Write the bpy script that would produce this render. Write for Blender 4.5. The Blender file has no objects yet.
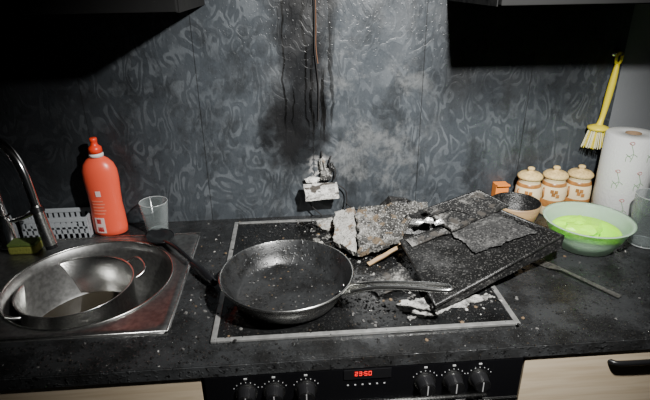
import bpy, bmesh, math, random
from mathutils import Vector, Euler, Matrix, noise
random.seed(7)
C=bpy.context.collection
# ---------------------------------------------------------------- materials
def newmat(name):
    m=bpy.data.materials.new(name);m.use_nodes=True
    nt=m.node_tree;b=nt.nodes['Principled BSDF']
    return m,nt,b
def mat(name,col,rough=.5,metal=0,trans=0,emit=None,es=0,ior=1.45,bump=0,bscale=80,var=0,alpha=1,coat=0):
    m,nt,b=newmat(name)
    b.inputs['Base Color'].default_value=(*col,1);b.inputs['Roughness'].default_value=rough
    b.inputs['Metallic'].default_value=metal;b.inputs['Transmission Weight'].default_value=trans
    b.inputs['IOR'].default_value=ior;b.inputs['Alpha'].default_value=alpha
    b.inputs['Coat Weight'].default_value=coat
    if emit: b.inputs['Emission Color'].default_value=(*emit,1);b.inputs['Emission Strength'].default_value=es
    tc=nt.nodes.new('ShaderNodeTexCoord')
    n=nt.nodes.new('ShaderNodeTexNoise');n.inputs['Scale'].default_value=bscale;n.inputs['Detail'].default_value=4
    nt.links.new(tc.outputs['Object'],n.inputs['Vector'])
    if bump:
        bp=nt.nodes.new('ShaderNodeBump');bp.inputs['Strength'].default_value=bump;bp.inputs['Distance'].default_value=.003
        nt.links.new(n.outputs['Fac'],bp.inputs['Height']);nt.links.new(bp.outputs['Normal'],b.inputs['Normal'])
    if var:
        r=nt.nodes.new('ShaderNodeValToRGB');r.color_ramp.elements[0].position=.35;r.color_ramp.elements[1].position=.65
        r.color_ramp.elements[0].color=(*[c*(1-var) for c in col],1);r.color_ramp.elements[1].color=(*[min(1,c*(1+var)) for c in col],1)
        nt.links.new(n.outputs['Fac'],r.inputs['Fac']);nt.links.new(r.outputs['Color'],b.inputs['Base Color'])
    return m
class NB:
    def __init__(s,nt): s.nt=nt
    def m(s,op,a,b=None,c=None,clamp=False):
        n=s.nt.nodes.new('ShaderNodeMath');n.operation=op;n.use_clamp=clamp
        for i,v in enumerate((a,b,c)):
            if v is None: continue
            if isinstance(v,(int,float)): n.inputs[i].default_value=v
            else: s.nt.links.new(v,n.inputs[i])
        return n.outputs[0]
    def noise(s,vec,scale,detail=2,out='Fac',dist=0,rough=.5):
        n=s.nt.nodes.new('ShaderNodeTexNoise');n.inputs['Scale'].default_value=scale;n.inputs['Detail'].default_value=detail
        n.inputs['Distortion'].default_value=dist;n.inputs['Roughness'].default_value=rough
        s.nt.links.new(vec,n.inputs['Vector']);return n.outputs[out]
    def mapping(s,vec,sc=(1,1,1),loc=(0,0,0),rot=(0,0,0)):
        n=s.nt.nodes.new('ShaderNodeMapping');n.inputs['Scale'].default_value=sc;n.inputs['Location'].default_value=loc;n.inputs['Rotation'].default_value=rot
        s.nt.links.new(vec,n.inputs['Vector']);return n.outputs[0]
    def vm(s,op,a,b):
        n=s.nt.nodes.new('ShaderNodeVectorMath');n.operation=op
        for i,v in enumerate((a,b)):
            if isinstance(v,tuple): n.inputs[i].default_value=v
            else: s.nt.links.new(v,n.inputs[i])
        return n.outputs[0]
    def sstep(s,v,a,b,lo=0,hi=1):
        n=s.nt.nodes.new('ShaderNodeMapRange');n.interpolation_type='SMOOTHSTEP'
        s.nt.links.new(v,n.inputs[0])
        for i,x in zip((1,2,3,4),(a,b,lo,hi)): n.inputs[i].default_value=x
        return n.outputs[0]
    def mix(s,f,a,b):
        n=s.nt.nodes.new('ShaderNodeMix');n.data_type='RGBA'
        if isinstance(f,(int,float)): n.inputs[0].default_value=f
        else: s.nt.links.new(f,n.inputs[0])
        for i,v in ((6,a),(7,b)):
            if isinstance(v,tuple): n.inputs[i].default_value=(*v,1)
            else: s.nt.links.new(v,n.inputs[i])
        return n.outputs[2]
    def pos(s):
        t=s.nt.nodes.new('ShaderNodeTexCoord');return t.outputs['Object']
    def sep(s,v):
        n=s.nt.nodes.new('ShaderNodeSeparateXYZ');s.nt.links.new(v,n.inputs[0]);return n.outputs
    def bump(s,h,bsdf,st=.5,d=.003):
        n=s.nt.nodes.new('ShaderNodeBump');n.inputs['Strength'].default_value=st;n.inputs['Distance'].default_value=d
        s.nt.links.new(h,n.inputs['Height']);s.nt.links.new(n.outputs[0],bsdf.inputs['Normal'])

def wall_mat():
    m,nt,b=newmat('slate_pattern_panel');k=NB(nt);p=k.pos();x,y,z=k.sep(p)
    w=k.noise(k.mapping(p,(1,1,.7)),6,2,'Color')
    w=k.vm('MULTIPLY',k.vm('SUBTRACT',w,(.5,.5,.5)),(.20,.2,.20))
    q=k.vm('ADD',p,w)
    n=k.noise(k.mapping(q,(1.25,1,.6)),17,1.5)
    s=k.m('SINE',k.m('MULTIPLY',n,44))
    f=k.m('MULTIPLY',k.sstep(s,-.1,.6),k.sstep(k.noise(k.mapping(p,loc=(4,4,4)),22,3),.40,.56,.2,1))
    grain=k.noise(k.mapping(p,(1,1,.5)),190,3)
    lo=k.mix(grain,(.034,.040,.047),(.058,.066,.074)); hi=k.mix(grain,(.072,.082,.092),(.118,.129,.140))
    big=k.sstep(k.noise(p,3.2,3),.35,.65,.4,1)
    c=k.mix(k.m('MULTIPLY',f,big),lo,hi)
    # rough smeared soot film
    sm=k.sstep(k.noise(k.mapping(p,(1,1,.7)),8,6,rough=.75),.45,.64,0,.8)
    c=k.mix(sm,c,(.020,.022,.024))
    # light wiped smears around the extractor gap
    li=k.m('MULTIPLY',k.sstep(k.noise(k.mapping(p,loc=(7,1,3)),6,6,rough=.75),.48,.64,0,.5),k.sstep(k.m('ABSOLUTE',k.m('SUBTRACT',x,.19)),.1,.28,1,0))
    c=k.mix(li,c,(.20,.205,.205))
    # heavy soot plume (surface staining) above the burnt socket, then painted shade at both sides
    nx=k.m('ADD',x,k.m('MULTIPLY',k.m('SUBTRACT',k.noise(k.mapping(p,(1,1,.5)),10,5,rough=.65),.5),.12))
    dx=k.m('ABSOLUTE',k.m('SUBTRACT',nx,.040))
    pl=k.m('MULTIPLY',k.sstep(dx,.035,.085,1,0),k.sstep(z,1.10,1.18,0,.93))
    nx2=k.m('ADD',x,k.m('MULTIPLY',k.m('SUBTRACT',k.noise(p,9,5,rough=.65),.5),.22))
    dz=k.m('MULTIPLY',k.m('SUBTRACT',z,1.155),.65)
    dq=k.m('SUBTRACT',nx2,.005)
    rr=k.m('SQRT',k.m('ADD',k.m('MULTIPLY',dq,dq),k.m('MULTIPLY',dz,dz)))
    bl=k.sstep(rr,.040,.115,.98,0)
    soot_shade=k.m('MAXIMUM',pl,bl)
    cab_shade=k.m('MULTIPLY',k.sstep(k.m('ABSOLUTE',k.m('SUBTRACT',x,.62)),.15,.30,.75,0),k.sstep(z,1.10,1.30,0,1))  # shadow zone of the right wall cabinet, painted darker into the panel
    soot_shade=k.m('MAXIMUM',soot_shade,cab_shade)
    left_shade=k.m('MULTIPLY',k.sstep(x,-.70,-.12,.85,0),k.sstep(z,.95,1.15,.75,1))  # dimness of the left wall put into the colour, fading towards the middle
    soot_shade=k.m('MAXIMUM',soot_shade,left_shade)
    c=k.mix(soot_shade,c,(.006,.006,.0065))
    # running drips, at random heights, wandering sideways
    wv=k.vm('MULTIPLY',k.vm('SUBTRACT',k.noise(k.mapping(p,(1,1,1)),14,2,'Color'),(.5,.5,.5)),(.035,0,0))
    st=k.noise(k.mapping(k.vm('ADD',p,wv),(75,1,1.1)),1,2)
    dr=k.m('MULTIPLY',k.sstep(st,.53,.57),k.m('MULTIPLY',k.sstep(k.m('ABSOLUTE',k.m('SUBTRACT',x,.045)),.05,.10,1,0),k.sstep(k.m('ADD',z,k.m('MULTIPLY',k.noise(k.mapping(p,(60,1,0)),1,1),.3)),1.27,1.34)))
    c=k.mix(dr,c,(.001,.001,.001))
    # white calcined spot just over socket
    r2=k.m('SQRT',k.m('ADD',k.m('POWER',k.m('ABSOLUTE',k.m('SUBTRACT',nx,.08)),2),k.m('POWER',k.m('ABSOLUTE',k.m('SUBTRACT',z,1.045)),2)))
    wh=k.m('MULTIPLY',k.sstep(r2,.015,.055,1,0),k.sstep(k.noise(p,70,4),.47,.56))
    c=k.mix(wh,c,(.36,.35,.34))
    # joints
    fr=k.m('FRACT',k.m('DIVIDE',k.m('ADD',x,2.94),.3))
    j=k.m('MAXIMUM',k.m('LESS_THAN',fr,.007),0)
    c=k.mix(k.m('MULTIPLY',j,.75),c,(.008,.008,.008))
    nt.links.new(c,b.inputs['Base Color']);nt.links.new(k.sstep(k.noise(p,12,4),.35,.65,.26,.42),b.inputs['Roughness'])
    b.inputs['Specular IOR Level'].default_value=.4
    drops=k.sstep(k.noise(k.mapping(p,(1,1,.7)),150,1),.62,.70)
    k.bump(k.m('ADD',k.m('ADD',f,k.m('MULTIPLY',grain,.8)),drops),b,.3,.001)
    return m
def counter_mat(name='counter_laminate',base=.03,specks=.5,r0=.16,r1=.42,bs=.6):
    m,nt,b=newmat(name);k=NB(nt);p=k.pos()
    g=k.noise(p,11,6,rough=.7);c=k.mix(k.sstep(g,.35,.65),(base*.6,)*3,(base*1.6,base*1.68,base*1.76))
    s=k.noise(p,330,2);mask=k.sstep(k.noise(p,5,3),.4,.6,.1,1)
    c=k.mix(k.m('MULTIPLY',k.sstep(s,.67,.71),k.m('MULTIPLY',mask,specks)),c,(.16,.156,.15))
    s2=k.noise(p,190,2);c=k.mix(k.sstep(s2,.70,.72),c,(.06,.045,.03))
    s3=k.noise(k.mapping(p,loc=(3,2,1)),150,2);c=k.mix(k.sstep(s3,.64,.67),c,(.004,.004,.004))
    nt.links.new(c,b.inputs['Base Color'])
    r=k.sstep(g,.38,.6,r0,r1);nt.links.new(r,b.inputs['Roughness'])
    drops=k.sstep(k.noise(k.mapping(p,loc=(1,5,2)),120,1),.58,.66)
    k.bump(k.m('ADD',k.m('MULTIPLY',s,.4),drops),b,bs,.002);return m
def ash_mat(name,dark,light,thr=.5,scale=30,brown=None,fine_amt=1,rough=.8,bst=.8):
    m,nt,b=newmat(name);k=NB(nt);p=k.pos()
    a=k.noise(p,scale,8,rough=.72,dist=.6);a2=k.noise(p,scale*.22,3)
    v=k.m('ADD',k.m('MULTIPLY',a,.6),k.m('MULTIPLY',a2,.4))
    c=k.mix(k.sstep(v,thr-.07,thr+.07),dark,light)
    fine=k.noise(p,240,3);c=k.mix(k.m('MULTIPLY',k.sstep(fine,.58,.63),fine_amt),c,(.45,.44,.42));c=k.mix(k.sstep(fine,.34,.41,1,0),c,(.008,.008,.008))
    if brown: c=k.mix(k.sstep(k.noise(k.mapping(p,loc=(5,1,2)),30,5),.56,.62),c,brown)
    nt.links.new(c,b.inputs['Base Color']);b.inputs['Roughness'].default_value=rough
    k.bump(k.m('ADD',a,k.m('MULTIPLY',fine,.4)),b,bst,.006);return m
def wood_mat(name,c1,c2):
    m,nt,b=newmat(name);k=NB(nt);p=k.pos()
    n=k.noise(k.mapping(p,(2,2,30)),3,5,dist=.5)
    nt.links.new(k.mix(k.sstep(n,.3,.7),c1,c2),b.inputs['Base Color']);b.inputs['Roughness'].default_value=.5;return m
def thin_glass():
    m=bpy.data.materials.new('clear_glass');m.use_nodes=True;nt=m.node_tree;nt.nodes.clear()
    o=nt.nodes.new('ShaderNodeOutputMaterial');mx=nt.nodes.new('ShaderNodeMixShader');t=nt.nodes.new('ShaderNodeBsdfTransparent');g=nt.nodes.new('ShaderNodeBsdfPrincipled')
    g.inputs['Base Color'].default_value=(.42,.46,.46,1);g.inputs['Roughness'].default_value=.08;g.inputs['Specular IOR Level'].default_value=.9
    t.inputs[0].default_value=(.93,.95,.95,1);lw=nt.nodes.new('ShaderNodeLayerWeight');lw.inputs[0].default_value=.35
    mr=nt.nodes.new('ShaderNodeMapRange');mr.inputs[3].default_value=.04;mr.inputs[4].default_value=.70
    nt.links.new(lw.outputs['Facing'],mr.inputs[0]);nt.links.new(mr.outputs[0],mx.inputs[0]);nt.links.new(t.outputs[0],mx.inputs[1]);nt.links.new(g.outputs[0],mx.inputs[2]);nt.links.new(mx.outputs[0],o.inputs[0]);return m

M_wall=wall_mat();M_counter=counter_mat('counter_laminate',.017,.45,.10,.32,.4)
M_edge=counter_mat('counter_edge_laminate',.032,.2,.3,.5)
M_hob=counter_mat('hob_glass_sooty',.005,.6,.06,.22,.3)
M_steel=mat('brushed_steel',(.66,.66,.64),.25,1,bump=.1,bscale=200,var=.15)
M_steeld=mat('sink_steel',(.33,.33,.325),.42,1,bump=.08,bscale=90,var=.2)
M_chrome=mat('chrome',(.75,.75,.75),.14,1)
M_frame=mat('hob_frame_steel',(.42,.42,.41),.35,.7,bump=.1,bscale=60,var=.2)
M_black=mat('black_plastic',(.010,.010,.011),.3,bump=.1)
M_blackgl=mat('oven_black_gloss',(.006,.006,.007),.12)
M_char=ash_mat('charred_metal',(.006,.006,.006),(.026,.025,.024),.56,24,None,.12,.35,.5)
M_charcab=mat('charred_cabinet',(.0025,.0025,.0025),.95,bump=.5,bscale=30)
M_ash=ash_mat('ash_grey',(.030,.029,.027),(.21,.205,.19),.51,34,(.13,.095,.06),.9)
M_ashl=ash_mat('ash_light',(.14,.135,.12),(.45,.44,.41),.49,26,(.22,.16,.11),.8)
M_ashd=ash_mat('ash_dark_panel',(.007,.007,.007),(.036,.036,.036),.54,9,None,.10,.25,.2)
M_ashp=ash_mat('ash_patch_panel',(.012,.012,.012),(.34,.33,.31),.56,14,(.05,.045,.04),.25,.5,.4)
M_sheen=ash_mat('grey_ash_sheen',(.030,.030,.030),(.13,.128,.124),.52,12,None,.15,.4,.25)  # ash grey that also holds painted gloss highlights
M_crust=ash_mat('ash_crust_grey',(.05,.05,.048),(.42,.41,.39),.49,40,None,.6)
M_wht=ash_mat('calcined_white',(.30,.29,.27),(.84,.83,.79),.46,40,(.08,.07,.06))
M_red=mat('red_bottle_plastic',(.80,.095,.045),.32)
M_redcap=mat('orange_cap',(.80,.05,.015),.35)
M_white=mat('white_plastic',(.75,.74,.72),.4)
M_label=mat('label_white',(.72,.55,.52),.5)
M_greyp=mat('grey_basket_plastic',(.34,.36,.38),.5)
M_glass=thin_glass()
M_wood=wood_mat('beige_birch_front',(.62,.49,.33),(.75,.62,.45))
M_woodd=wood_mat('dark_wood_rim',(.24,.15,.08),(.38,.25,.12))
M_plaster=mat('grey_plaster',(.20,.21,.22),.8,bump=.2,bscale=120)
M_plc=mat('ceiling_paint',(.3,.3,.3),.9);M_floor=mat('floor_tile',(.12,.11,.10),.5,var=.2,bscale=4)
M_pan=counter_mat('pan_nonstick',.013,.25,.20,.38,.4)
M_cream=mat('cream_ceramic',(.74,.61,.38),.25,var=.1,bscale=20)
M_brown=mat('brown_glaze',(.32,.14,.04),.3,var=.3,bscale=30)
M_cork=mat('cork_lid',(.64,.46,.20),.6,bump=.4,bscale=150,var=.2)
M_yel=mat('yellow_plastic',(.78,.63,.03),.4);M_brist=mat('pale_bristles',(.74,.70,.46),.7)
M_paper=mat('paper_towel',(.66,.67,.66),.95,bump=.5,bscale=220)
M_pgr=mat('print_green',(.20,.34,.18),.9);M_prd=mat('print_red',(.50,.18,.18),.9)
M_bowl=mat('pale_green_plastic',(.58,.78,.60),.3,trans=.5,ior=1.2)
M_lime=mat('lime_plastic',(.42,.95,.02),.35)
M_orange=mat('orange_card',(.78,.24,.04),.6)
M_dgreen=mat('green_sponge',(.07,.11,.02),.9,bump=.8,bscale=250);M_syel=mat('yellow_sponge',(.16,.17,.03),.9,bump=.8,bscale=250)
M_led=mat('red_led',(.2,0,0),.5,emit=(1,.02,.02),es=2.2)
M_mark=mat('white_print',(.5,.5,.5),.5)
M_wire=mat('burnt_wire',(.010,.009,.009),.7);M_copper=mat('bare_copper',(.16,.08,.045),.6,.4)
M_gwire=mat('grey_ash_wire',(.16,.155,.15),.8)
M_foil=mat('crumpled_foil',(.75,.75,.74),.3,.8,bump=.6,bscale=120)
M_drop=mat('water_film_drop',(.015,.015,.015),.05,ior=1.6)
# ---------------------------------------------------------------- geometry helpers
def obj(name,verts,faces,mats,smooth=False,midx=None):
    me=bpy.data.meshes.new(name);me.from_pydata([tuple(v) for v in verts],[],faces)
    if not isinstance(mats,(list,tuple)): mats=[mats]
    for m in mats: me.materials.append(m)
    if midx: me.polygons.foreach_set('material_index',midx)
    if smooth: me.polygons.foreach_set('use_smooth',[True]*len(me.polygons))
    me.update();o=bpy.data.objects.new(name,me);C.objects.link(o)
    bm=bmesh.new();bm.from_mesh(me);bmesh.ops.recalc_face_normals(bm,faces=bm.faces);bm.to_mesh(me);bm.free()
    return o
def box(name,lo,hi,m,bev=0):
    x0,y0,z0=lo;x1,y1,z1=hi
    v=[(x0,y0,z0),(x1,y0,z0),(x1,y1,z0),(x0,y1,z0),(x0,y0,z1),(x1,y0,z1),(x1,y1,z1),(x0,y1,z1)]
    f=[(0,3,2,1),(4,5,6,7),(0,1,5,4),(1,2,6,5),(2,3,7,6),(3,0,4,7)]
    o=obj(name,v,f,m)
    if bev:
        bm=bmesh.new();bm.from_mesh(o.data);bmesh.ops.bevel(bm,geom=bm.edges[:],offset=bev,segments=2,affect='EDGES',profile=.6);bm.to_mesh(o.data);bm.free()
    return o
def join(name,objs):
    """merge meshes (world space) into one object"""
    bpy.context.view_layer.update()
    bm=bmesh.new();mats=[]
    for o in objs:
        t=bmesh.new();t.from_mesh(o.data);t.transform(o.matrix_world)
        me=bpy.data.meshes.new('t');t.to_mesh(me);t.free()
        mp=[]
        for m in o.data.materials:
            if m not in mats: mats.append(m)
            mp.append(mats.index(m))
        for p in me.polygons: p.material_index=mp[p.material_index] if mp else 0
        bm.from_mesh(me);bpy.data.meshes.remove(me)
    me=bpy.data.meshes.new(name);bm.to_mesh(me);bm.free()
    for m in mats: me.materials.append(m)
    for o in objs: bpy.data.objects.remove(o)
    r=bpy.data.objects.new(name,me);C.objects.link(r);return r
def lathe(name,prof,loc,m,segs=48,sx=1,sy=1,rotz=0,closed=False):
    v=[];f=[];n=len(prof)
    for i in range(segs):
        a=2*math.pi*i/segs
        for r,z in prof: v.append((r*math.cos(a)*sx,r*math.sin(a)*sy,z))
    for i in range(segs):
        j=(i+1)%segs
        for k in range(n-1): f.append((i*n+k,j*n+k,j*n+k+1,i*n+k+1))
        if closed: f.append((i*n+n-1,j*n+n-1,j*n,i*n))
    o=obj(name,v,f,m,True);bm=bmesh.new();bm.from_mesh(o.data);bmesh.ops.remove_doubles(bm,verts=bm.verts,dist=1e-5)
    bmesh.ops.recalc_face_normals(bm,faces=bm.faces);bm.to_mesh(o.data);bm.free()
    o.location=loc;o.rotation_euler=(0,0,rotz);return o
def tube(name,pts,r,m,cyc=False,res=3,smooth=True,flat=None):
    cu=bpy.data.curves.new(name,'CURVE');cu.dimensions='3D';cu.bevel_depth=r if not flat else 0;cu.bevel_resolution=res;cu.use_fill_caps=True
    sp=cu.splines.new('NURBS' if smooth else 'POLY');sp.points.add(len(pts)-1)
    for i,p in enumerate(pts): sp.points[i].co=(*p[:3],1);sp.points[i].radius=p[3] if len(p)>3 else 1
    sp.use_cyclic_u=cyc
    if smooth: sp.order_u=3;sp.use_endpoint_u=not cyc;sp.resolution_u=8
    o=bpy.data.objects.new(name,cu);C.objects.link(o);bpy.context.view_layer.update()
    dg=bpy.context.evaluated_depsgraph_get();me=bpy.data.meshes.new_from_object(o.evaluated_get(dg))
    bpy.data.objects.remove(o);me.materials.clear();me.materials.append(m)
    me.polygons.foreach_set('use_smooth',[True]*len(me.polygons))
    q=bpy.data.objects.new(name,me);C.objects.link(q);return q
def cyl(name,p0,p1,r,m,r2=None,segs=24):
    p0=Vector(p0);p1=Vector(p1);d=(p1-p0);q=d.to_track_quat('Z','Y');L=d.length;r2=r if r2 is None else r2
    o=lathe(name,[(0,0),(r,0),(r,.0001),(r2,L-.0001),(r2,L),(0,L)],(0,0,0),m,segs)
    o.data.transform(Matrix.Translation(p0)@q.to_matrix().to_4x4());o.data.polygons.foreach_set('use_smooth',[False]*len(o.data.polygons));return o
def slab(name,cs,th,m,n=16,amp=.004,rag=.006,seed=0,sag=0,freq=22,chunk=0):
    a,b,c,d=[Vector(q) for q in cs];nrm=(b-a).cross(d-a).normalized()
    if nrm.z<0: nrm=-nrm
    top=[];bot=[]
    for i in range(n+1):
        for j in range(n+1):
            u=i/n;w=j/n
            p=a*(1-u)*(1-w)+b*u*(1-w)+c*u*w+d*(1-u)*w
            s=Vector((seed*3.1,seed*1.7,seed))
            h=noise.noise(p*freq+s)*amp+noise.noise(p*freq*3+s)*amp*.5
            if chunk and noise.noise(p*28+s)>.12: h-=chunk
            if chunk and noise.noise(p*90+s)>.3: h+=chunk*.5
            ed=min(i,n-i,j,n-j)
            if ed<2:
                p=p+Vector((noise.noise(p*40+s),noise.noise(p*40+s*2+Vector((9,9,9))),0))*rag*(1 if ed==0 else .5)
                p=p+Vector((noise.noise(p*160+s),noise.noise(p*160+s*2),0))*rag*(.5 if ed==0 else .2)
            p=p+nrm*(h-sag*4*u*(1-u)*4*w*(1-w)*.25)
            top.append(p);bot.append(p-nrm*th)
    N=(n+1)**2;v=top+bot;f=[]
    ix=lambda i,j:i*(n+1)+j
    for i in range(n):
        for j in range(n):
            q=(ix(i,j),ix(i+1,j),ix(i+1,j+1),ix(i,j+1));f.append(q);f.append(tuple(N+t for t in reversed(q)))
    for i in range(n):
        for e in ((ix(i,0),ix(i+1,0)),(ix(i,n),ix(i+1,n)),(ix(0,i),ix(0,i+1)),(ix(n,i),ix(n,i+1))):
            f.append((e[0],e[1],N+e[1],N+e[0]))
    return obj(name,v,f,m)
def rock(name,c,s,m,seed=0,sub=3,amp=.35):
    bm=bmesh.new();bmesh.ops.create_icosphere(bm,subdivisions=sub,radius=1)
    for v in bm.verts:
        k=1+amp*noise.noise(v.co*1.8+Vector((seed,seed*2,0)))+amp*.5*noise.noise(v.co*5+Vector((seed,0,seed)))
        v.co=Vector((v.co.x*s[0]*k,v.co.y*s[1]*k,max(v.co.z,-.5)*s[2]*k))+Vector(c)
    me=bpy.data.meshes.new(name);bm.to_mesh(me);bm.free();me.materials.append(m);o=bpy.data.objects.new(name,me);C.objects.link(o);return o
def group(name,parts,loc=(0,0,0)):
    e=bpy.data.objects.new(name,None);e.empty_display_size=.05;C.objects.link(e);e.location=loc;bpy.context.view_layer.update()
    for p in parts: p.parent=e;p.matrix_parent_inverse=e.matrix_world.inverted()
    return e
# ---------------------------------------------------------------- room
XL,XR=-1.55,1.35
box('wall_back',(XL,0.012,0),(XR,.1,2.5),M_plaster)
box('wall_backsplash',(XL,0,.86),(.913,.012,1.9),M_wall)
box('wall_left',(XL-.1,-2.6,0),(XL,.1,2.5),M_plaster)
box('wall_right',(XR,-2.6,0),(XR+.1,.1,2.5),M_plaster)
box('floor',(XL-.1,-2.6,-.1),(XR+.1,.1,0),M_floor)
box('ceiling',(XL-.1,-2.6,2.5),(XR+.1,.1,2.6),M_plc)
# wall cabinets (charred)
def wcab(name,x0,x1):
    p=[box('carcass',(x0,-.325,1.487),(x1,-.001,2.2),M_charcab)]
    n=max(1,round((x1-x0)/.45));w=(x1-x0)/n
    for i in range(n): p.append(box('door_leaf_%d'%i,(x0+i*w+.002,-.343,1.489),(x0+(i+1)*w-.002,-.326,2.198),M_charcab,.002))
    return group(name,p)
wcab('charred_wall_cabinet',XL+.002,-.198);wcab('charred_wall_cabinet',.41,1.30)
# ---------------------------------------------------------------- countertop with sink cutout
FY=-.615;T=.026
cx0,cx1,cy0,cy1=-.85,-.27,-.505,-.095
parts=[box('c1',(XL,FY,.9-T),(cx0,-.0005,.9),M_counter),box('c2',(cx1,FY,.9-T),(XR,-.0005,.9),M_counter),
 box('c3',(cx0,FY,.9-T),(cx1,cy0,.9),M_counter),box('c4',(cx0,cy1,.9-T),(cx1,-.0005,.9),M_counter),
 box('edge_band',(XL,FY-.0015,.9-T),(XR,FY,.8985),M_edge)]
join('kitchen_countertop',parts)
# base cabinets
OY=-.612;CT=.8735
def front(name,x0,x1,z0,z1,hx=None,hz=None):
    p=[box('panel',(x0+.002,OY,z0),(x1-.002,OY+.018,z1),M_wood,.001)]
    if hx: 
        a,b=hx;p.append(tube('handle',[(a,OY+.002,hz),(a+.004,OY-.006,hz),(a+.02,OY-.009,hz),(b-.02,OY-.009,hz),(b-.004,OY-.006,hz),(b,OY+.002,hz)],.0055,M_black))
    return p
p=[box('carcass',(.43,OY+.02,.1),(XR-.003,-.02,CT),M_wood),box('plinth',(.43,OY+.06,0),(XR-.003,-.02,.1),M_black)]+front('d',.43,1.03,.70,.872,(.605,.80),.846)+front('d',.43,1.03,.1,.697,(.605,.80),.66)+front('d',1.03,XR-.003,.1,.872)
group('base_cabinet',p)
p=[box('carcass',(XL+.003,OY+.02,.1),(-1.02,-.02,CT),M_wood),box('plinth',(XL+.003,OY+.06,0),(-.184,-.02,.1),M_black),box('side_r',(-.20,OY+.02,.1),(-.184,-.02,CT),M_wood),box('bottom',(-1.02,OY+.02,.1),(-.20,-.02,.12),M_wood)]+front('d',-.63,-.184,.1,.872)+front('d',-1.08,-.63,.1,.872)
group('base_cabinet',p)
# oven
p=[box('housing',(-.18,OY+.02,.0),(.427,-.03,CT),M_black),box('control_panel',(-.18,OY-.004,.775),(.427,OY+.019,.8725),M_blackgl,.002),
   box('door_glass',(-.178,OY-.006,.2),(.425,OY+.019,.768),M_blackgl,.002),
   tube('door_bar',[(-.13,OY-.04,.742),(.38,OY-.04,.742)],.009,M_steel,smooth=False),box('trim_strip',(-.18,OY-.006,.768),(.427,OY-.001,.774),M_steel)]
for x in (-.09,.38-.03): p.append(cyl('bar_post',(x,OY-.005,.742),(x,OY-.04,.742),.006,M_steel))
for i,x in enumerate((-.104,-.052,.008,.236,.291,.342)):
    z=.830
    p.append(cyl('knob_ring_%d'%i,(x,OY-.004,z),(x,OY-.007,z),.0205,M_steel))
    p.append(cyl('knob_%d'%i,(x,OY-.007,z),(x,OY-.028,z),.0175,M_black,.0155))
    p.append(cyl('knob_face_ring_%d'%i,(x,OY-.0279,z),(x,OY-.0285,z),.0145,M_steel))
    p.append(cyl('knob_face_%d'%i,(x,OY-.0284,z),(x,OY-.0290,z),.0125,M_black))
    p.append(box('knob_mark_%d'%i,(x-.001,OY-.0296,z-.011),(x+.001,OY-.0289,z+.011),M_mark))
    for kk in range(7):
        a=math.radians(-60+20*kk+90);q=(x+.026*math.cos(a),z+.026*math.sin(a))
        p.append(box('tick_%d_%d'%(i,kk),(q[0]-.0006,OY-.0052,q[1]-.0006),(q[0]+.0006,OY-.0041,q[1]+.0006),M_mark))
    p.append(box('icon_%d'%i,(x-.003,OY-.0052,z+.033),(x+.003,OY-.0041,z+.036),M_mark))
p.append(box('display_window',(.080,OY-.0052,.847),(.170,OY-.0041,.869),M_black))
def digit(ch,x,z,w,h):
    segs={'a':(0,h,w,h),'b':(w,h/2,w,h),'c':(w,0,w,h/2),'d':(0,0,w,0),'e':(0,0,0,h/2),'f':(0,h/2,0,h),'g':(0,h/2,w,h/2)}
    on={'2':'abged','3':'abgcd','5':'afgcd','0':'abcdef'}[ch];t=.0005;r=[]
    for s in on:
        a,b,c,d=segs[s];r.append(box('seg',(x+a-t,OY-.0060,z+b-t),(x+c+t,OY-.0053,z+d+t),M_led))
    return r
seg=[]
for ch,x in zip('2350',(.101,.109,.119,.127)): seg+=digit(ch,x,.8560,.0046,.0088)
seg+=[box('seg',(.1159,OY-.006,zz),(.1168,OY-.0053,zz+.001),M_led) for zz in (.858,.862)]
p.append(join('clock_digits',seg))
for i in range(6): p.append(box('touch_key_%d'%i,(.086+i*.014,OY-.0052,.832),(.089+i*.014,OY-.0041,.834),M_mark))
group('built_in_oven',p)
# ---------------------------------------------------------------- hob
hx0,hx1,hy0,hy1=-.172,.442,-.556,-.035
p=[box('glass',(hx0+.008,hy0+.008,.9005),(hx1-.008,hy1-.008,.904),M_hob)]
w=.011
for n,a,b in (('l',(hx0,hy0),(hx0+w,hy1)),('r',(hx1-w,hy0),(hx1,hy1)),('f',(hx0+w,hy0),(hx1-w,hy0+w)),('b',(hx0+w,hy1-w),(hx1-w,hy1))):
    p.append(box('frame_'+n,(a[0],a[1],.9005),(b[0],b[1],.9065),M_frame,.0015))
group('ceramic_hob',p)
# ---------------------------------------------------------------- sink
scx,scy,sr=-.485,-.300,.186
sx0,sx1,sy0,sy1=-.87,-.26,-.515,-.085;Z=.9035
v=[];f=[];n=96
rings=[('rect',0,.9002),('rect',.004,Z),('rect',.018,Z),('rect',.022,Z-.0015),('c',.012,Z-.0015),('c',.004,Z-.002),('c',0,Z-.006),('c',-.004,Z-.03),('c',-.010,Z-.13),('c',-.03,Z-.16),('c',-.07,Z-.168),('c',-.14,Z-.172),('c',-.1859,Z-.174)]
for kind,off,z in rings:
    for i in range(n):
        a=2*math.pi*i/n;ca,sa=math.cos(a),math.sin(a)
        if kind=='c': v.append((scx+(sr+off)*ca,scy+(sr+off)*sa,z))
        else:
            X0,X1,Y0,Y1=sx0+off-scx,sx1-off-scx,sy0+off-scy,sy1-off-scy
            t=min((X1/ca if ca>1e-9 else 1e9),(X0/ca if ca<-1e-9 else 1e9),(Y1/sa if sa>1e-9 else 1e9),(Y0/sa if sa<-1e-9 else 1e9))
            v.append((scx+t*ca,scy+t*sa,z))
for r in range(len(rings)-1):
    for i in range(n):
        j=(i+1)%n;f.append((r*n+i,r*n+j,(r+1)*n+j,(r+1)*n+i))
s=obj('bowl_and_deck',v,f,M_steeld,True)
dr=lathe('drain',[(0,.001),(.03,.001),(.038,.004),(.042,.002)],(scx,scy,Z-.173),M_chrome)
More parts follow.
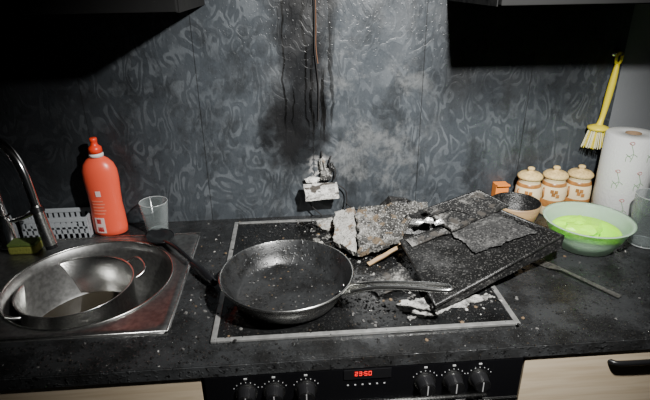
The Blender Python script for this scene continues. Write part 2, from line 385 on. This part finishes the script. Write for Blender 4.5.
rim=tube('deck_edge',[(sx0+.003,sy0+.003,Z),(sx1-.003,sy0+.003,Z),(sx1-.003,sy1-.003,Z),(sx0+.003,sy1-.003,Z)],.0022,M_steel,cyc=True,smooth=False)
rim2=tube('bowl_lip',[(scx+(sr+.002)*math.cos(a*math.pi/24),scy+(sr+.002)*math.sin(a*math.pi/24),Z-.001) for a in range(48)],.0022,M_steel,cyc=True)
group('stainless_sink',[s,dr,rim,rim2])
# pot standing in sink
pc=(-.535,-.272,Z-.166);R=.130;H=.137
pr=[(0,0),(R-.02,0),(R-.004,.008),(R,.03),(R,H-.004),(R+.005,H),(R+.004,H+.002),(R-.002,H-.002),(R-.003,.03),(R-.010,.008),(R-.03,.004),(0,.004)]
p=[lathe('pot_body',pr,pc,M_steel,64)]
for k,a in enumerate((math.radians(34),math.radians(214))):
    d=Vector((math.cos(a),math.sin(a),0));t=Vector((-d.y,d.x,0));c=Vector(pc)+Vector((0,0,H-.012))
    pts=[c+d*(R-.001)+t*.045,c+d*(R+.012)+t*.045+Vector((0,0,.003)),c+d*(R+.03)+t*.035+Vector((0,0,.012)),c+d*(R+.034)+Vector((0,0,.015)),c+d*(R+.03)-t*.035+Vector((0,0,.012)),c+d*(R+.012)-t*.045+Vector((0,0,.003)),c+d*(R-.001)-t*.045]
    p.append(tube('pot_handle_%d'%k,pts,.0045,M_steel))
p.append(lathe('murky_water',[(0,0),(.07,.0),(R-.004,0)],(pc[0],pc[1],pc[2]+.03),mat('murky_water',(.04,.034,.024),.08),48))
group('cooking_pot',p)
# faucet
fx,fy=-.752,-.112
p=[lathe('base',[(0,0),(.028,0),(.028,.008),(.022,.012),(.022,.06),(.018,.07),(.016,.09)],(fx,fy,Z-.001),M_chrome,32),
 tube('spout',[(fx,fy,.96),(fx,fy,1.08),(-.755,-.113,1.16),(-.735,-.12,1.20),(-.69,-.14,1.20),(-.650,-.16,1.155),(-.634,-.172,1.08),(-.626,-.182,1.03)],.0110,M_chrome,res=6),
 tube('spray_hose_head',[(-.628,-.180,1.045,.9),(-.625,-.183,1.03,1),(-.617,-.190,.985,1.1),(-.608,-.197,.945,1.15)],.0135,M_steel,res=6),
 tube('spray_collar',[(-.628,-.180,1.04),(-.625,-.183,1.028)],.016,M_black,res=6),tube('spray_nozzle',[(-.608,-.197,.946),(-.606,-.199,.936)],.014,M_black,res=6),
 tube('lever',[(fx+.01,fy,.975),(fx+.05,fy-.01,.985),(fx+.085,fy-.02,1.005)],.006,M_chrome)]
group('kitchen_faucet',p)
# ---------------------------------------------------------------- sponge basket
bx0,bx1,by0,by1,bh=-.735,-.562,-.078,-.012,.062;z0=.9005
p=[box('floor_plate',(bx0+.004,by0+.004,z0),(bx1-.004,by1-.004,z0+.003),M_greyp)]
for n,lo,hi in (('rim_f',(bx0-.002,by0-.002),(bx1+.002,by0+.003)),('rim_b',(bx0-.002,by1-.003),(bx1+.002,by1+.002)),('rim_l',(bx0-.002,by0),(bx0+.003,by1)),('rim_r',(bx1-.003,by0),(bx1+.002,by1))):
    p.append(box(n,(*lo,z0+bh-.012),(*hi,z0+bh),M_greyp,.001));p.append(box(n+'_low',(lo[0]+.002,lo[1]+.001,z0),(hi[0]-.002,hi[1]-.001,z0+.014),M_greyp))
    p.append(box(n+'_mid',(lo[0]+.002,lo[1]+.001,z0+.028),(hi[0]-.002,hi[1]-.001,z0+.034),M_greyp))
for i in range(12):
    x=bx0+.003+i*(bx1-bx0-.006)/11
    for y in (by0,by1): p.append(box('slat',(x-.0045,y-.001,z0),(x+.0045,y+.0015,z0+bh-.01),M_greyp))
for i in range(5):
    y=by0+.003+i*(by1-by0-.006)/4
    for x in (bx0,bx1): p.append(box('slat',(x-.001,y-.0045,z0),(x+.001,y+.0045,z0+bh-.01),M_greyp))
join('sponge_basket',p)
s=join('scouring_sponge',[box('a',(-.735,-.165,Z+.0),(-.665,-.125,Z+.022),M_syel,.005),box('b',(-.735,-.165,Z+.022),(-.665,-.125,Z+.030),M_dgreen,.003)])
# ---------------------------------------------------------------- dish soap bottle
BX,BY=-.512,-.050
prof=[(0,.0),(.039,.0),(.044,.004),(.0455,.02),(.0445,.06),(.0425,.09),(.0435,.12),(.0460,.16),(.0450,.185),(.039,.203),(.028,.216),(.018,.223),(.0165,.226),(0,.226)]
body=lathe('body',prof,(BX,BY,.9005),M_red,64,1,.66)
cap=[lathe('neck_ring',[(0,.0),(.0185,.0),(.0185,.008),(.016,.010),(0,.010)],(BX,BY,1.124),M_white,32,1,.9),
 lathe('cap',[(0,0),(.0175,0),(.0165,.014),(.012,.018),(.009,.021),(.0085,.030),(.0095,.031),(.0095,.038),(.007,.040),(0,.040)],(BX,BY,1.1345),M_redcap,32)]
def patch(cx,cy,pts,sy,pr,base,off=.0012):
    v=[]
    for (u,w) in pts:
        zz=w-base;r=.045
        for (r0,z0_),(r1,z1_) in zip(pr,pr[1:]):
            if z0_<=zz<=z1_ and z1_>z0_: r=r0+(r1-r0)*(zz-z0_)/(z1_-z0_)
        r+=off;a=-math.pi/2+u/.046
        v.append((cx+r*math.cos(a),cy+r*math.sin(a)*sy-.0006,w))
    return v
def decal(name,u0,u1,w0,w1,mt,cx=BX,cy=BY,sy=.66,pr=prof,base=.9005,n=8,skew=0):
    v=[];f=[]
    for i in range(n+1):
        for j in range(n+1):
            u=u0+(u1-u0)*i/n;w=w0+(w1-w0)*j/n
            v+=patch(cx,cy,[(u+skew*(j/n),w)],sy,pr,base)
    for i in range(n):
        for j in range(n): f.append((i*(n+1)+j,(i+1)*(n+1)+j,(i+1)*(n+1)+j+1,i*(n+1)+j+1))
    return obj(name,v,f,mt,True)
M_redd=mat('label_dark_red',(.45,.03,.03),.4);M_redl=mat('label_pale_red',(.78,.22,.14),.4)
lab=[decal('label_panel',-.032,-.002,.912,.958,M_label),decal('label_mark',-.026,-.012,.940,.954,M_redd),decal('label_mark_low',-.026,-.008,.916,.930,M_redd)]
for i in range(5): lab.append(decal('hazard_text_%d'%i,-.030,.004+.004*(i%2),.968+i*.009,.972+i*.009,M_redl,n=4))
lab.append(decal('hazard_diamond',-.012,.002,1.020,1.036,M_label,n=3))
group('dish_soap_bottle',[body]+cap+lab)
# drinking glass
def glass(name,loc,r0,r1,h,t=.0022,mt=M_glass,segs=48):
    return lathe(name,[(0,0),(r0-.002,0),(r0,.002),(r1,h-.001),(r1-t/2,h),(r1-t,h-.001),(r0-t,.008),(r0-.006,.006),(0,.006)],loc,mt,segs)
M_grim=mat('glass_rim',(.55,.58,.58),.15,trans=.5)
def ring(c_,r,z,rad=.0012): return tube('rim',[Vector(c_)+Vector((r*math.cos(a*math.pi/12),r*math.sin(a*math.pi/12),z)) for a in range(24)],rad,M_grim,cyc=True,res=2)
gl=(-.384,-.058,.9006)
group('drinking_glass',[glass('glass_wall',gl,.029,.038,.090),ring(gl,.0375,.090),ring(gl,.027,.002,.0016)])
# ladle / serving spoon
def spoon(name,c,end,m):
    c=Vector(c);e=Vector(end);d=(e-c);d.z=0;L=d.length;d.normalize();ang=math.atan2(d.y,d.x)
    n=24;v=[];f=[];rr=7
    for i in range(rr+1):
        for j in range(n):
            a=2*math.pi*j/n;r=i/rr
            v.append((.046*r*math.cos(a),.036*r*math.sin(a),.014*r*r+.003));
    base=len(v)
    for i in range(rr+1):
        for j in range(n):
            a=2*math.pi*j/n;r=i/rr;v.append((.0455*r*math.cos(a),.0355*r*math.sin(a),.014*r*r))
    for off in (0,base):
        for i in range(rr):
            for j in range(n): f.append((off+i*n+j,off+i*n+(j+1)%n,off+(i+1)*n+(j+1)%n,off+(i+1)*n+j))
    for j in range(n): f.append((rr*n+j,rr*n+(j+1)%n,base+rr*n+(j+1)%n,base+rr*n+j))
    b=obj('b',v,f,m,True);b.location=c;b.rotation_euler=(0,0,ang)
    up=Vector((0,0,1))
    h=tube('h',[c+d*.036+up*.013,c+d*.07+up*.022,c+d*.14+up*.022,c+d*.2+up*.016,c+d*(L-.1)+up*.014],.0055,m)
    g=tube('g',[(*(c+d*(L-.115)+up*.014),.8),(*(c+d*(L-.09)+up*.014),1.3),(*(c+d*(L-.02)+up*.012),1.5),(*(c+d*L+up*.011),.9)],.008,m)
    return join(name,[b,h,g])
spoon('serving_spoon',(-.362,-.125,Z+.0005),(-.186,-.365,Z),mat('spoon_nylon',(.007,.007,.008),.22))
# ---------------------------------------------------------------- frying pan
pc=Vector((-.022,-.412,.9075));R=.142;H=.056
pro=[(0,0),(.108,0),(.112,.003),(.118,.012),(.130,.034),(.138,H-.003),(.1445,H),(.1450,H+.0015),(.141,H+.003)]
pri=[(.1405,H+.003),(.137,H-.001),(.128,.034),(.114,.011),(.106,.0065),(0,.006)]
p=[lathe('pan_outside',pro,pc,M_steel,72),lathe('nonstick_inside',pri,pc,M_pan,72),tube('rolled_rim',[pc+Vector((.1425*math.cos(a*math.pi/16),.1425*math.sin(a*math.pi/16),H+.001)) for a in range(32)],.0024,M_steel,cyc=True,res=2)]
d=Vector((.31,-.150,0)).normalized();t=Vector((-d.y,d.x,0));up=Vector((0,0,1))
c=pc+up*(H-.014)
p.append(slab('handle_bracket',[c+d*.134-t*.020,c+d*.134+t*.020,c+d*.185+t*.009+up*.018,c+d*.185-t*.009+up*.018],.004,M_steel,4,0,0))
for sgn in (1,-1):
    p.append(tube('handle_rail',[c+d*.136+t*.016*sgn,c+d*.170+t*.012*sgn+up*.016,c+d*.21+t*.0085*sgn+up*.030,c+d*.28+t*.009*sgn+up*.044,c+d*.325+t*.010*sgn+up*.050,c+d*.345+t*.006*sgn+up*.052,c+d*.348+up*.052],.0048,M_steel))
p.append(slab('handle_web',[c+d*.18-t*.009+up*.020,c+d*.18+t*.009+up*.020,c+d*.30+t*.009+up*.046,c+d*.30-t*.009+up*.046],.004,M_chrome,6,0,0))
for s1 in (1,-1): p.append(lathe('rivet',[(0,.003),(.003,.002),(.004,0)],c+d*.125+t*.012*s1+up*.002,M_chrome,12))
group('frying_pan',p)
# ---------------------------------------------------------------- burnt debris : fallen hood parts
S=slab
p=[S('filter_sheet',[(.253,-.297,.962),(.513,-.225,1.0),(.635,-.329,.972),(.281,-.508,.925)],.008,M_ashd,n=28,amp=.003,rag=.002,seed=2,sag=.008,freq=12),
   tube('sheet_rim',[(.253,-.297,.962),(.513,-.225,1.0),(.635,-.329,.972),(.281,-.508,.925)],.005,M_char,cyc=True,smooth=False),
   S('front_lip',[(.275,-.502,.925),(.637,-.332,.972),(.630,-.342,.948),(.275,-.512,.907)],.004,M_char,n=12,amp=.003,rag=.002,seed=4),
   S('bent_flange',[(.262,-.300,.968),(.36,-.285,.985),(.37,-.30,.982),(.272,-.325,.962)],.003,M_ashp,n=12,amp=.004,rag=.003,seed=14),
   S('ash_sheen',[(.37,-.285,.982),(.50,-.245,1.0015),(.58,-.320,.983),(.41,-.37,.964)],.001,M_sheen,n=24,amp=.002,rag=.010,seed=2,freq=20),  # ash smear doubling as the sheet's gloss highlights, in plain grey colour
   rock('collapsed_core',(.40,-.34,.925),(.10,.08,.03),M_char,3),rock('collapsed_core_side',(.50,-.30,.925),(.05,.05,.035),M_char,7)]
group('charred_hood_filter',p)
p=[S('plate',[(.330,-.205,1.0),(.484,-.165,1.03),(.540,-.228,1.012),(.372,-.305,.992)],.006,M_ashp,n=20,amp=.003,rag=.003,seed=5,freq=20),
   tube('rim',[(.330,-.205,.998),(.484,-.165,1.028),(.540,-.228,1.010)],.004,M_char,smooth=False),
   rock('burnt_core',(.34,-.18,.93),(.09,.06,.05),M_char,1),rock('burnt_core_side',(.45,-.17,.935),(.08,.06,.055),M_char,2)]
group('burnt_hood_cover',p)
p=[rock('r',c_,s_,m_,sd) for c_,s_,m_,sd in [((.22,-.085,.915),(.08,.04,.022),M_ash,4),((.10,-.09,.912),(.04,.03,.014),M_ashl,5),((.30,-.07,.93),(.06,.04,.045),M_char,6),((.19,-.20,.918),(.05,.05,.025),M_char,8)]]
for i in range(60):
    px=random.uniform(.03,.32);py=random.uniform(-.25,-.06);s_=random.uniform(.003,.011)
    p.append(rock('frag',(px,py,.9045+s_*.4+(.0 if px<.1 else .010)),(s_,s_*.8,s_*.6),random.choice([M_ash,M_ashl,M_char,M_char,M_woodd]),i,2,.6))
for i in range(14):
    px=random.uniform(.05,.33);py=random.uniform(-.24,-.08);a_=random.uniform(0,3.1);l_=random.uniform(.015,.045);zz=.912+random.uniform(0,.02)*(px>.12)
    p.append(tube('splinter',[(px,py,zz),(px+l_*math.cos(a_)*.5,py+l_*math.sin(a_)*.5,zz+.005),(px+l_*math.cos(a_),py+l_*math.sin(a_),zz+.003)],.0018,random.choice([M_wire,M_gwire,M_woodd]),res=1))
p.append(tube('w',[(.15,-.03,.95),(.17,-.05,.93),(.20,-.09,.95)],.0018,M_wire))
p.append(tube('w',[(.32,-.235,.99),(.36,-.25,1.015),(.40,-.23,1.02),(.44,-.26,1.0)],.0014,M_wire))
join('charred_rubble_heap',p)
S('broken_insulation_board',[(.098,-.215,.925),(.112,-.085,.950),(.165,-.095,.965),(.145,-.285,.932)],.016,M_ashl,n=26,amp=.002,rag=.006,seed=8,freq=30,chunk=.002)
S('broken_insulation_board',[(.150,-.285,.935),(.175,-.10,.970),(.352,-.125,.988),(.250,-.27,.958)],.018,M_ash,n=44,amp=.004,rag=.008,seed=9,freq=35,chunk=.005)
S('charred_wood_piece',[(.168,-.315,.918),(.262,-.275,.946),(.268,-.281,.943),(.173,-.322,.914)],.005,M_woodd,n=10,amp=.002,rag=.003,seed=10)
S('ash_crust',[(.205,-.475,.9068),(.36,-.42,.909),(.415,-.465,.909),(.235,-.520,.9068)],.0025,M_crust,n=34,amp=.004,rag=.018,seed=11,freq=50)
S('burnt_sheet_scrap',[(.15,-.40,.909),(.24,-.34,.930),(.265,-.41,.92),(.18,-.44,.909)],.002,M_ashp,n=14,amp=.005,rag=.008,seed=12)
join('crumpled_foil_scraps',[slab('s',[(a,b,c),(a+.04*u,b+.008,c+.008),(a+.045*u,b-.008,c+.003),(a+.003,b-.010,c)],.0012,M_foil,n=10,amp=.006,rag=.005,seed=i,freq=70) for i,(a,b,c,u) in enumerate([(.30,-.245,.985,1),(.335,-.275,.995,.6)])])
# ---------------------------------------------------------------- burnt socket with wires
p=[S('housing',[(.030,-.034,1.014),(.124,-.034,1.016),(.128,-.034,.980),(.034,-.034,.975)],.032,M_wht,n=16,amp=.003,rag=.003,seed=21,freq=50),box('dark_melt',(.086,-.038,.976),(.125,-.033,.998),M_char,.002)]
p.append(rock('melted_top',(.095,-.014,1.03),(.016,.010,.022),M_ash,3));p.append(rock('melted_side',(.055,-.016,1.018),(.02,.012,.010),M_wht,4))
p.append(rock('soot_lump',(.085,-.010,1.062),(.010,.008,.022),M_ashl,9));p.append(rock('soot_lump_b',(.110,-.010,1.05),(.009,.008,.016),M_char,11))
for a in ([(.09,-.012,1.03),(.088,-.02,1.06),(.082,-.012,1.085),(.084,-.004,1.10)],[(.10,-.015,1.02),(.108,-.020,1.045),(.102,-.018,1.07),(.11,-.006,1.085)],[(.115,-.015,1.015),(.125,-.02,1.035),(.12,-.01,1.05)]):
    p.append(tube('wire_stub',a,.0020,M_wire))
for a in ([(.04,-.02,.977),(.045,-.03,.95),(.062,-.03,.93),(.08,-.035,.915)],[(.128,-.015,1.0),(.150,-.02,.99),(.154,-.02,.96),(.15,-.03,.93)]):
    p.append(tube('lead',a,.0018,M_wire))
group('burnt_wall_socket',p)
join('hanging_cable',[tube('a',[(.070,-.006,1.56),(.072,-.006,1.45),(.069,-.007,1.38),(.076,-.006,1.32),(.080,-.006,1.26),(.076,-.006,1.19)],.0018,M_wire),
 tube('b',[(.074,-.005,1.56),(.076,-.005,1.44),(.072,-.006,1.38),(.078,-.008,1.34)],.0012,M_copper)])
# ---------------------------------------------------------------- jars
def jar(x,y):
    z=.9005
    pr=[(0,0),(.030,0),(.033,.004),(.0355,.03),(.036,.065),(.0345,.088),(.030,.100),(.029,.108),(.031,.111),(.031,.114),(0,.114)]
    b=lathe('jar_body',pr,(x,y,z),M_cream,40)
    l=lathe('lid',[(0,.0),(.033,.0),(.035,.003),(.034,.008),(.027,.014),(.010,.018),(.007,.020),(.007,.023),(.010,.026),(.009,.030),(.005,.032),(0,.032)],(x,y,z+.114),M_cork,32)
    band=lathe('glaze_band',[(.0357,.030),(.0367,.034),(.0370,.046),(.0365,.050),(.0360,.052)],(x,y,z),M_brown,40)
    band2=lathe('glaze_band_top',[(.0335,.092),(.0335,.0925),(.0315,.100),(.0300,.102)],(x,y,z),M_brown,40)
    fl=[decal('flower_%d'%i,-.006+u,.006+u,z+.066+w,z+.076+w,M_brown,cx=x,cy=y,sy=1,pr=pr,base=z,n=3) for i,(u,w) in enumerate([(-.02,0),(-.012,.008),(-.026,.009),(-.006,-.004)])]
    clasp=tube('handle_loop',[(x-.033,y-.010,z+.085),(x-.037,y-.016,z+.08),(x-.036,y-.018,z+.06),(x-.034,y-.010,z+.055)],.0025,M_brown)
    return group('ceramic_spice_jar',[b,l,band,band2,clasp]+fl)
for x in (.675,.750,.824): jar(x,-.055)
# wooden bowl w/ dark inside and orange box
p=[lathe('bowl_wood',[(0,0),(.040,0),(.045,.003),(.058,.05),(.066,.082),(.063,.085)],(.598,-.148,.9005),M_woodd,48),lathe('dark_inside',[(.063,.085),(.055,.06),(.04,.03),(0,.022)],(.598,-.148,.9005),M_char,48)]
group('wooden_bowl',p)
join('orange_carton',[box('o',(.590,-.012-.02,.9005),(.628,-.003,.985),M_orange,.001),box('flap',(.590,-.04,.983),(.628,-.031,.987),M_orange)])
# ---------------------------------------------------------------- plastic bowl + lime insert
bl=(.745,-.248,.9005)
p=[lathe('shell',[(0,0),(.064,0),(.070,.003),(.088,.035),(.101,.068),(.107,.072),(.108,.074),(.101,.0735),(.0975,.068),(.085,.036),(.067,.006),(0,.0035)],bl,M_bowl,64)]
p.append(lathe('lime_inner',[(0,.006),(.062,.008),(.077,.030),(.0825,.042),(.081,.044),(.073,.034),(.056,.016),(0,.014)],bl,M_lime,48))
p.append(rock('lime_cloth',(bl[0]-.01,bl[1]+.01,bl[2]+.038),(.055,.045,.026),M_lime,5,3,.4))
group('plastic_mixing_bowl',p)
# paper towel roll
tx,ty=.917,-.105;R=.066
p=[lathe('roll',[(.02,.0),(R-.003,0),(R,.003),(R,.247),(R-.004,.25),(.022,.25),(.02,.247)],(tx,ty,.9015),M_paper,64,closed=True),lathe('core',[(.0195,.0),(.0195,.251),(.018,.251),(.018,0)],(tx,ty,.9015),mat('cardboard_core',(.30,.2,.12),.9),32,closed=True)]
def pr_tube(pts,mt,r=.0008):
    o=[]
    for u,w in pts:
        a=-math.pi/2-.35+u/R;o.append((tx+(R+.0003)*math.cos(a),ty+(R+.0003)*math.sin(a),.9+w))
    return tube('print',o,r,mt,res=1)
for dx,dz in ((-.030,.11),(.022,.11),(-.005,.03),(.045,.03),(-.012,.19),(.04,.19)):
    p.append(pr_tube([(dx,dz),(dx+.006,dz+.02),(dx,dz+.035),(dx-.006,dz+.05)],M_pgr))
    p.append(pr_tube([(dx-.012,dz+.02),(dx-.004,dz+.012),(dx+.004,dz+.025),(dx+.014,dz+.015)],M_pgr))
    p.append(pr_tube([(dx-.010,dz),(dx-.012,dz+.01),(dx-.006,dz+.018),(dx+.002,dz+.008)],M_pgr))
    p.append(pr_tube([(dx-.010,dz+.050),(dx-.003,dz+.056),(dx+.003,dz+.050),(dx-.004,dz+.044),(dx-.010,dz+.050)],M_prd,.0010))
group('paper_towel_roll',p)
# measuring beaker
bk=(.900,-.258,.9006)
p=[glass('beaker_wall',bk,.036,.043,.135,.003),tube('beaker_handle',[(bk[0]+.041,bk[1]-.004,1.01),(bk[0]+.068,bk[1]-.006,1.0),(bk[0]+.066,bk[1]-.006,.95),(bk[0]+.038,bk[1]-.004,.935)],.004,M_glass),ring(bk,.0425,.135,.0014),ring(bk,.035,.003,.0018)]
group('glass_measuring_jug',p)
# dish brush hanging on wall hook
hxp=.887
p=[tube('handle_loop_end',[(hxp+.000,-.022,1.352),(hxp+.008,-.022,1.345),(hxp+.006,-.022,1.325),(hxp-.002,-.022,1.318),(hxp-.009,-.022,1.328),(hxp-.008,-.022,1.346)],.004,M_yel,cyc=True),
 tube('handle',[(hxp-.002,-.022,1.320,.7),(hxp-.004,-.023,1.29,1.1),(hxp-.009,-.025,1.24,1.15),(hxp-.015,-.028,1.19,.9),(hxp-.020,-.03,1.165,.8),(hxp-.026,-.034,1.15,1.2)],.0085,M_yel),
 lathe('head',[(0,.0),(.024,.0),(.028,.004),(.027,.009),(.012,.014),(0,.015)],(hxp-.028,-.036,1.143),M_yel,32)]
br=[]
for i in range(110):
    a=i*2.39996;r=math.sqrt(i/110)*.024
    x0=hxp-.028+r*math.cos(a);y0=-.036+r*math.sin(a)*.8
    br.append(cyl('b',(x0,y0,1.145),(x0+r*.55*math.cos(a),y0+r*.35*math.sin(a),1.095+random.uniform(-.003,.003)),.0014,M_brist if i%3 else M_yel,.0010,5))
p.append(join('bristles',br))
group('washing_up_brush',p)
group('wall_hook',[cyl('hook_pin',(hxp,-.0005,1.346),(hxp,-.032,1.346),.0028,M_chrome),lathe('hook_plate',[(0,0),(.010,0),(.010,.003),(0,.004)],(0,0,0),M_chrome,20)])
hp=bpy.data.objects['hook_plate'];hp.data.transform(Matrix.Translation((hxp,-.0002,1.346))@Matrix.Rotation(math.radians(90),4,'X'))
# fork
a=Vector((.580,-.315,.9025));b=Vector((.692,-.488,.9025));d=(b-a).normalized();t=Vector((-d.y,d.x,0));up=Vector((0,0,1))
M_fork=mat('sooty_fork_steel',(.30,.29,.27),.35,.9,var=.3,bscale=120)
p=[]
for k in (-1.5,-.5,.5,1.5): p.append(tube('t',[a+t*k*.0075,a+d*.025+t*k*.0075+up*.001,a+d*.05+t*k*.0070+up*.004],.0017,M_fork))
p.append(slab('n',[a+d*.045-t*.0125+up*.005,a+d*.045+t*.0125+up*.005,a+d*.075+t*.0035+up*.009,a+d*.075-t*.0035+up*.009],.002,M_fork,6,0,0))
p.append(slab('s',[a+d*.070-t*.0035+up*.009,a+d*.070+t*.0035+up*.009,b+t*.007+up*.004,b-t*.007+up*.004],.002,M_fork,6,0,0))
join('dinner_fork',p)
# ---------------------------------------------------------------- scattered soot chips and water drops
av=[(-.022,-.412,.118),(BX,BY,.05),(-.384,-.058,.035),(bl[0],bl[1],.075),(tx,ty,.07),(bk[0],bk[1],.04),(.675,-.055,.04),(.750,-.055,.04),(.824,-.055,.04),(.60,-.152,.05),(.64,-.40,.035)]
def chips(name,n,regions,mats,smin,smax,avoid,dome=False):
    v=[];f=[];mi=[];tot=sum(r[4] for r in regions)
    cnt=0
    while cnt<n:
        x=random.uniform(0,tot)
        for r in regions:
            x-=r[4]
            if x<=0: break
        px=random.uniform(r[0],r[1]);py=random.uniform(r[2],r[3])
        if any((px-a)**2+(py-b_)**2<c*c for a,b_,c in avoid) or (sx0-.01<px<sx1+.005 and sy0-.01<py<sy1+.01): 
            continue
        onh=hx0-.01<px<hx1+.01 and hy0-.01<py<hy1+.01
        inh=hx0+.016<px<hx1-.016 and hy0+.016<py<hy1-.016
        if onh and not inh and random.random()<.6: continue
        z=.9068 if onh else .9003
        if inh: z=.9042
        s=smin+(smax-smin)*random.random()**3;k=8 if dome else random.randint(4,6);a0=random.random()*6;h=s*(.45 if dome else random.uniform(.2,.6));ph=random.random()*3
        el=random.uniform(.75,1) if dome else random.uniform(.4,1);B=len(v)
        lv_=((1,0),(.8,.6),(.45,.92)) if dome else ((1,0),(.75,1))
        for q,hh in lv_:
            for i in range(k):
                a=a0+2*math.pi*i/k;rr=s*(1 if dome else random.uniform(.7,1.1))*q
                X=rr*math.cos(a);Y=rr*math.sin(a)*el
                v.append((px+X*math.cos(ph)-Y*math.sin(ph),py+X*math.sin(ph)+Y*math.cos(ph),z+hh*h*(1 if dome else random.uniform(.7,1.2))))
        nl=len(lv_)
        fs=[tuple(B+(nl-1)*k+i for i in range(k)),tuple(B+i for i in reversed(range(k)))]
        for l in range(nl-1): fs+=[(B+l*k+i,B+l*k+(i+1)%k,B+(l+1)*k+(i+1)%k,B+(l+1)*k+i) for i in range(k)]
        m=random.choices(range(len(mats)),[w for _,w in mats])[0]
        f+=fs;mi+=[m]*len(fs);cnt+=1
    return obj(name,v,f,[m for m,_ in mats],midx=mi,smooth=dome)
c1=mat('chip_black',(.012,.012,.012),.5);c2=mat('chip_grey',(.10,.097,.093),.7);c3=mat('chip_white',(.36,.35,.33),.8);c4=mat('chip_brown',(.12,.08,.045),.8)
A1=chips('a',2300,[(-.15,.43,-.545,-.045,7),(.06,.43,-.5,-.1,6),(-.25,.6,-.6,-.02,2),(-.30,1.1,-.61,-.02,2.0),(-.5,-.1,-.61,-.52,.4),(-.25,-.16,-.5,-.1,1)],[(c1,6),(c2,4),(c3,1.1),(c4,1.2)],.0007,.0055,av)
A2=chips('b',2600,[(-.15,.43,-.545,-.045,5),(-.25,1.1,-.61,-.02,6),(-.6,-.1,-.61,-.52,1.4)],[(M_drop,1)],.001,.0048,av,dome=True)
join('fire_debris_and_water_drops',[A1,A2])
# debris flakes inside the pan
pcs=[]
for i in range(110):
    a=random.random()*6.28;r=.10*math.sqrt(random.random());s=random.uniform(.0008,.003)
    pcs.append(rock('k',(pc[0]+r*math.cos(a),pc[1]+r*math.sin(a),.9145),(s,s*.7,s*.5),random.choice([c1,c2,c2,c4,M_drop,M_drop]),i,1))
join('pan_soot_flakes',pcs)
# ---------------------------------------------------------------- light
L=bpy.data.lights.new('work_lamp','SPOT');L.energy=185;L.spot_size=math.radians(94);L.spot_blend=1.0;L.shadow_soft_size=.022;L.color=(1,.99,.96)
lo=bpy.data.objects.new('work_lamp',L);C.objects.link(lo);lo.location=(.38,-.95,1.81)
lo.rotation_euler=(Vector((.23,-.16,1.04))-lo.location).to_track_quat('-Z','Y').to_euler()
w=bpy.data.worlds.new('world');bpy.context.scene.world=w;w.use_nodes=True;w.node_tree.nodes['Background'].inputs[0].default_value=(.5,.55,.6,1);w.node_tree.nodes['Background'].inputs[1].default_value=.012
# ---------------------------------------------------------------- camera
cam=bpy.data.cameras.new("camera");co=bpy.data.objects.new("camera",cam);C.objects.link(co)
co.location=(0,-1.34,1.54)
R_=Euler((math.radians(90-23.8),0,math.radians(-3.9)),'XYZ').to_matrix()@Matrix.Rotation(math.radians(-.9),3,'Z')
co.rotation_euler=R_.to_euler();cam.lens=500/650*36;cam.clip_start=.02
bpy.context.scene.camera=co
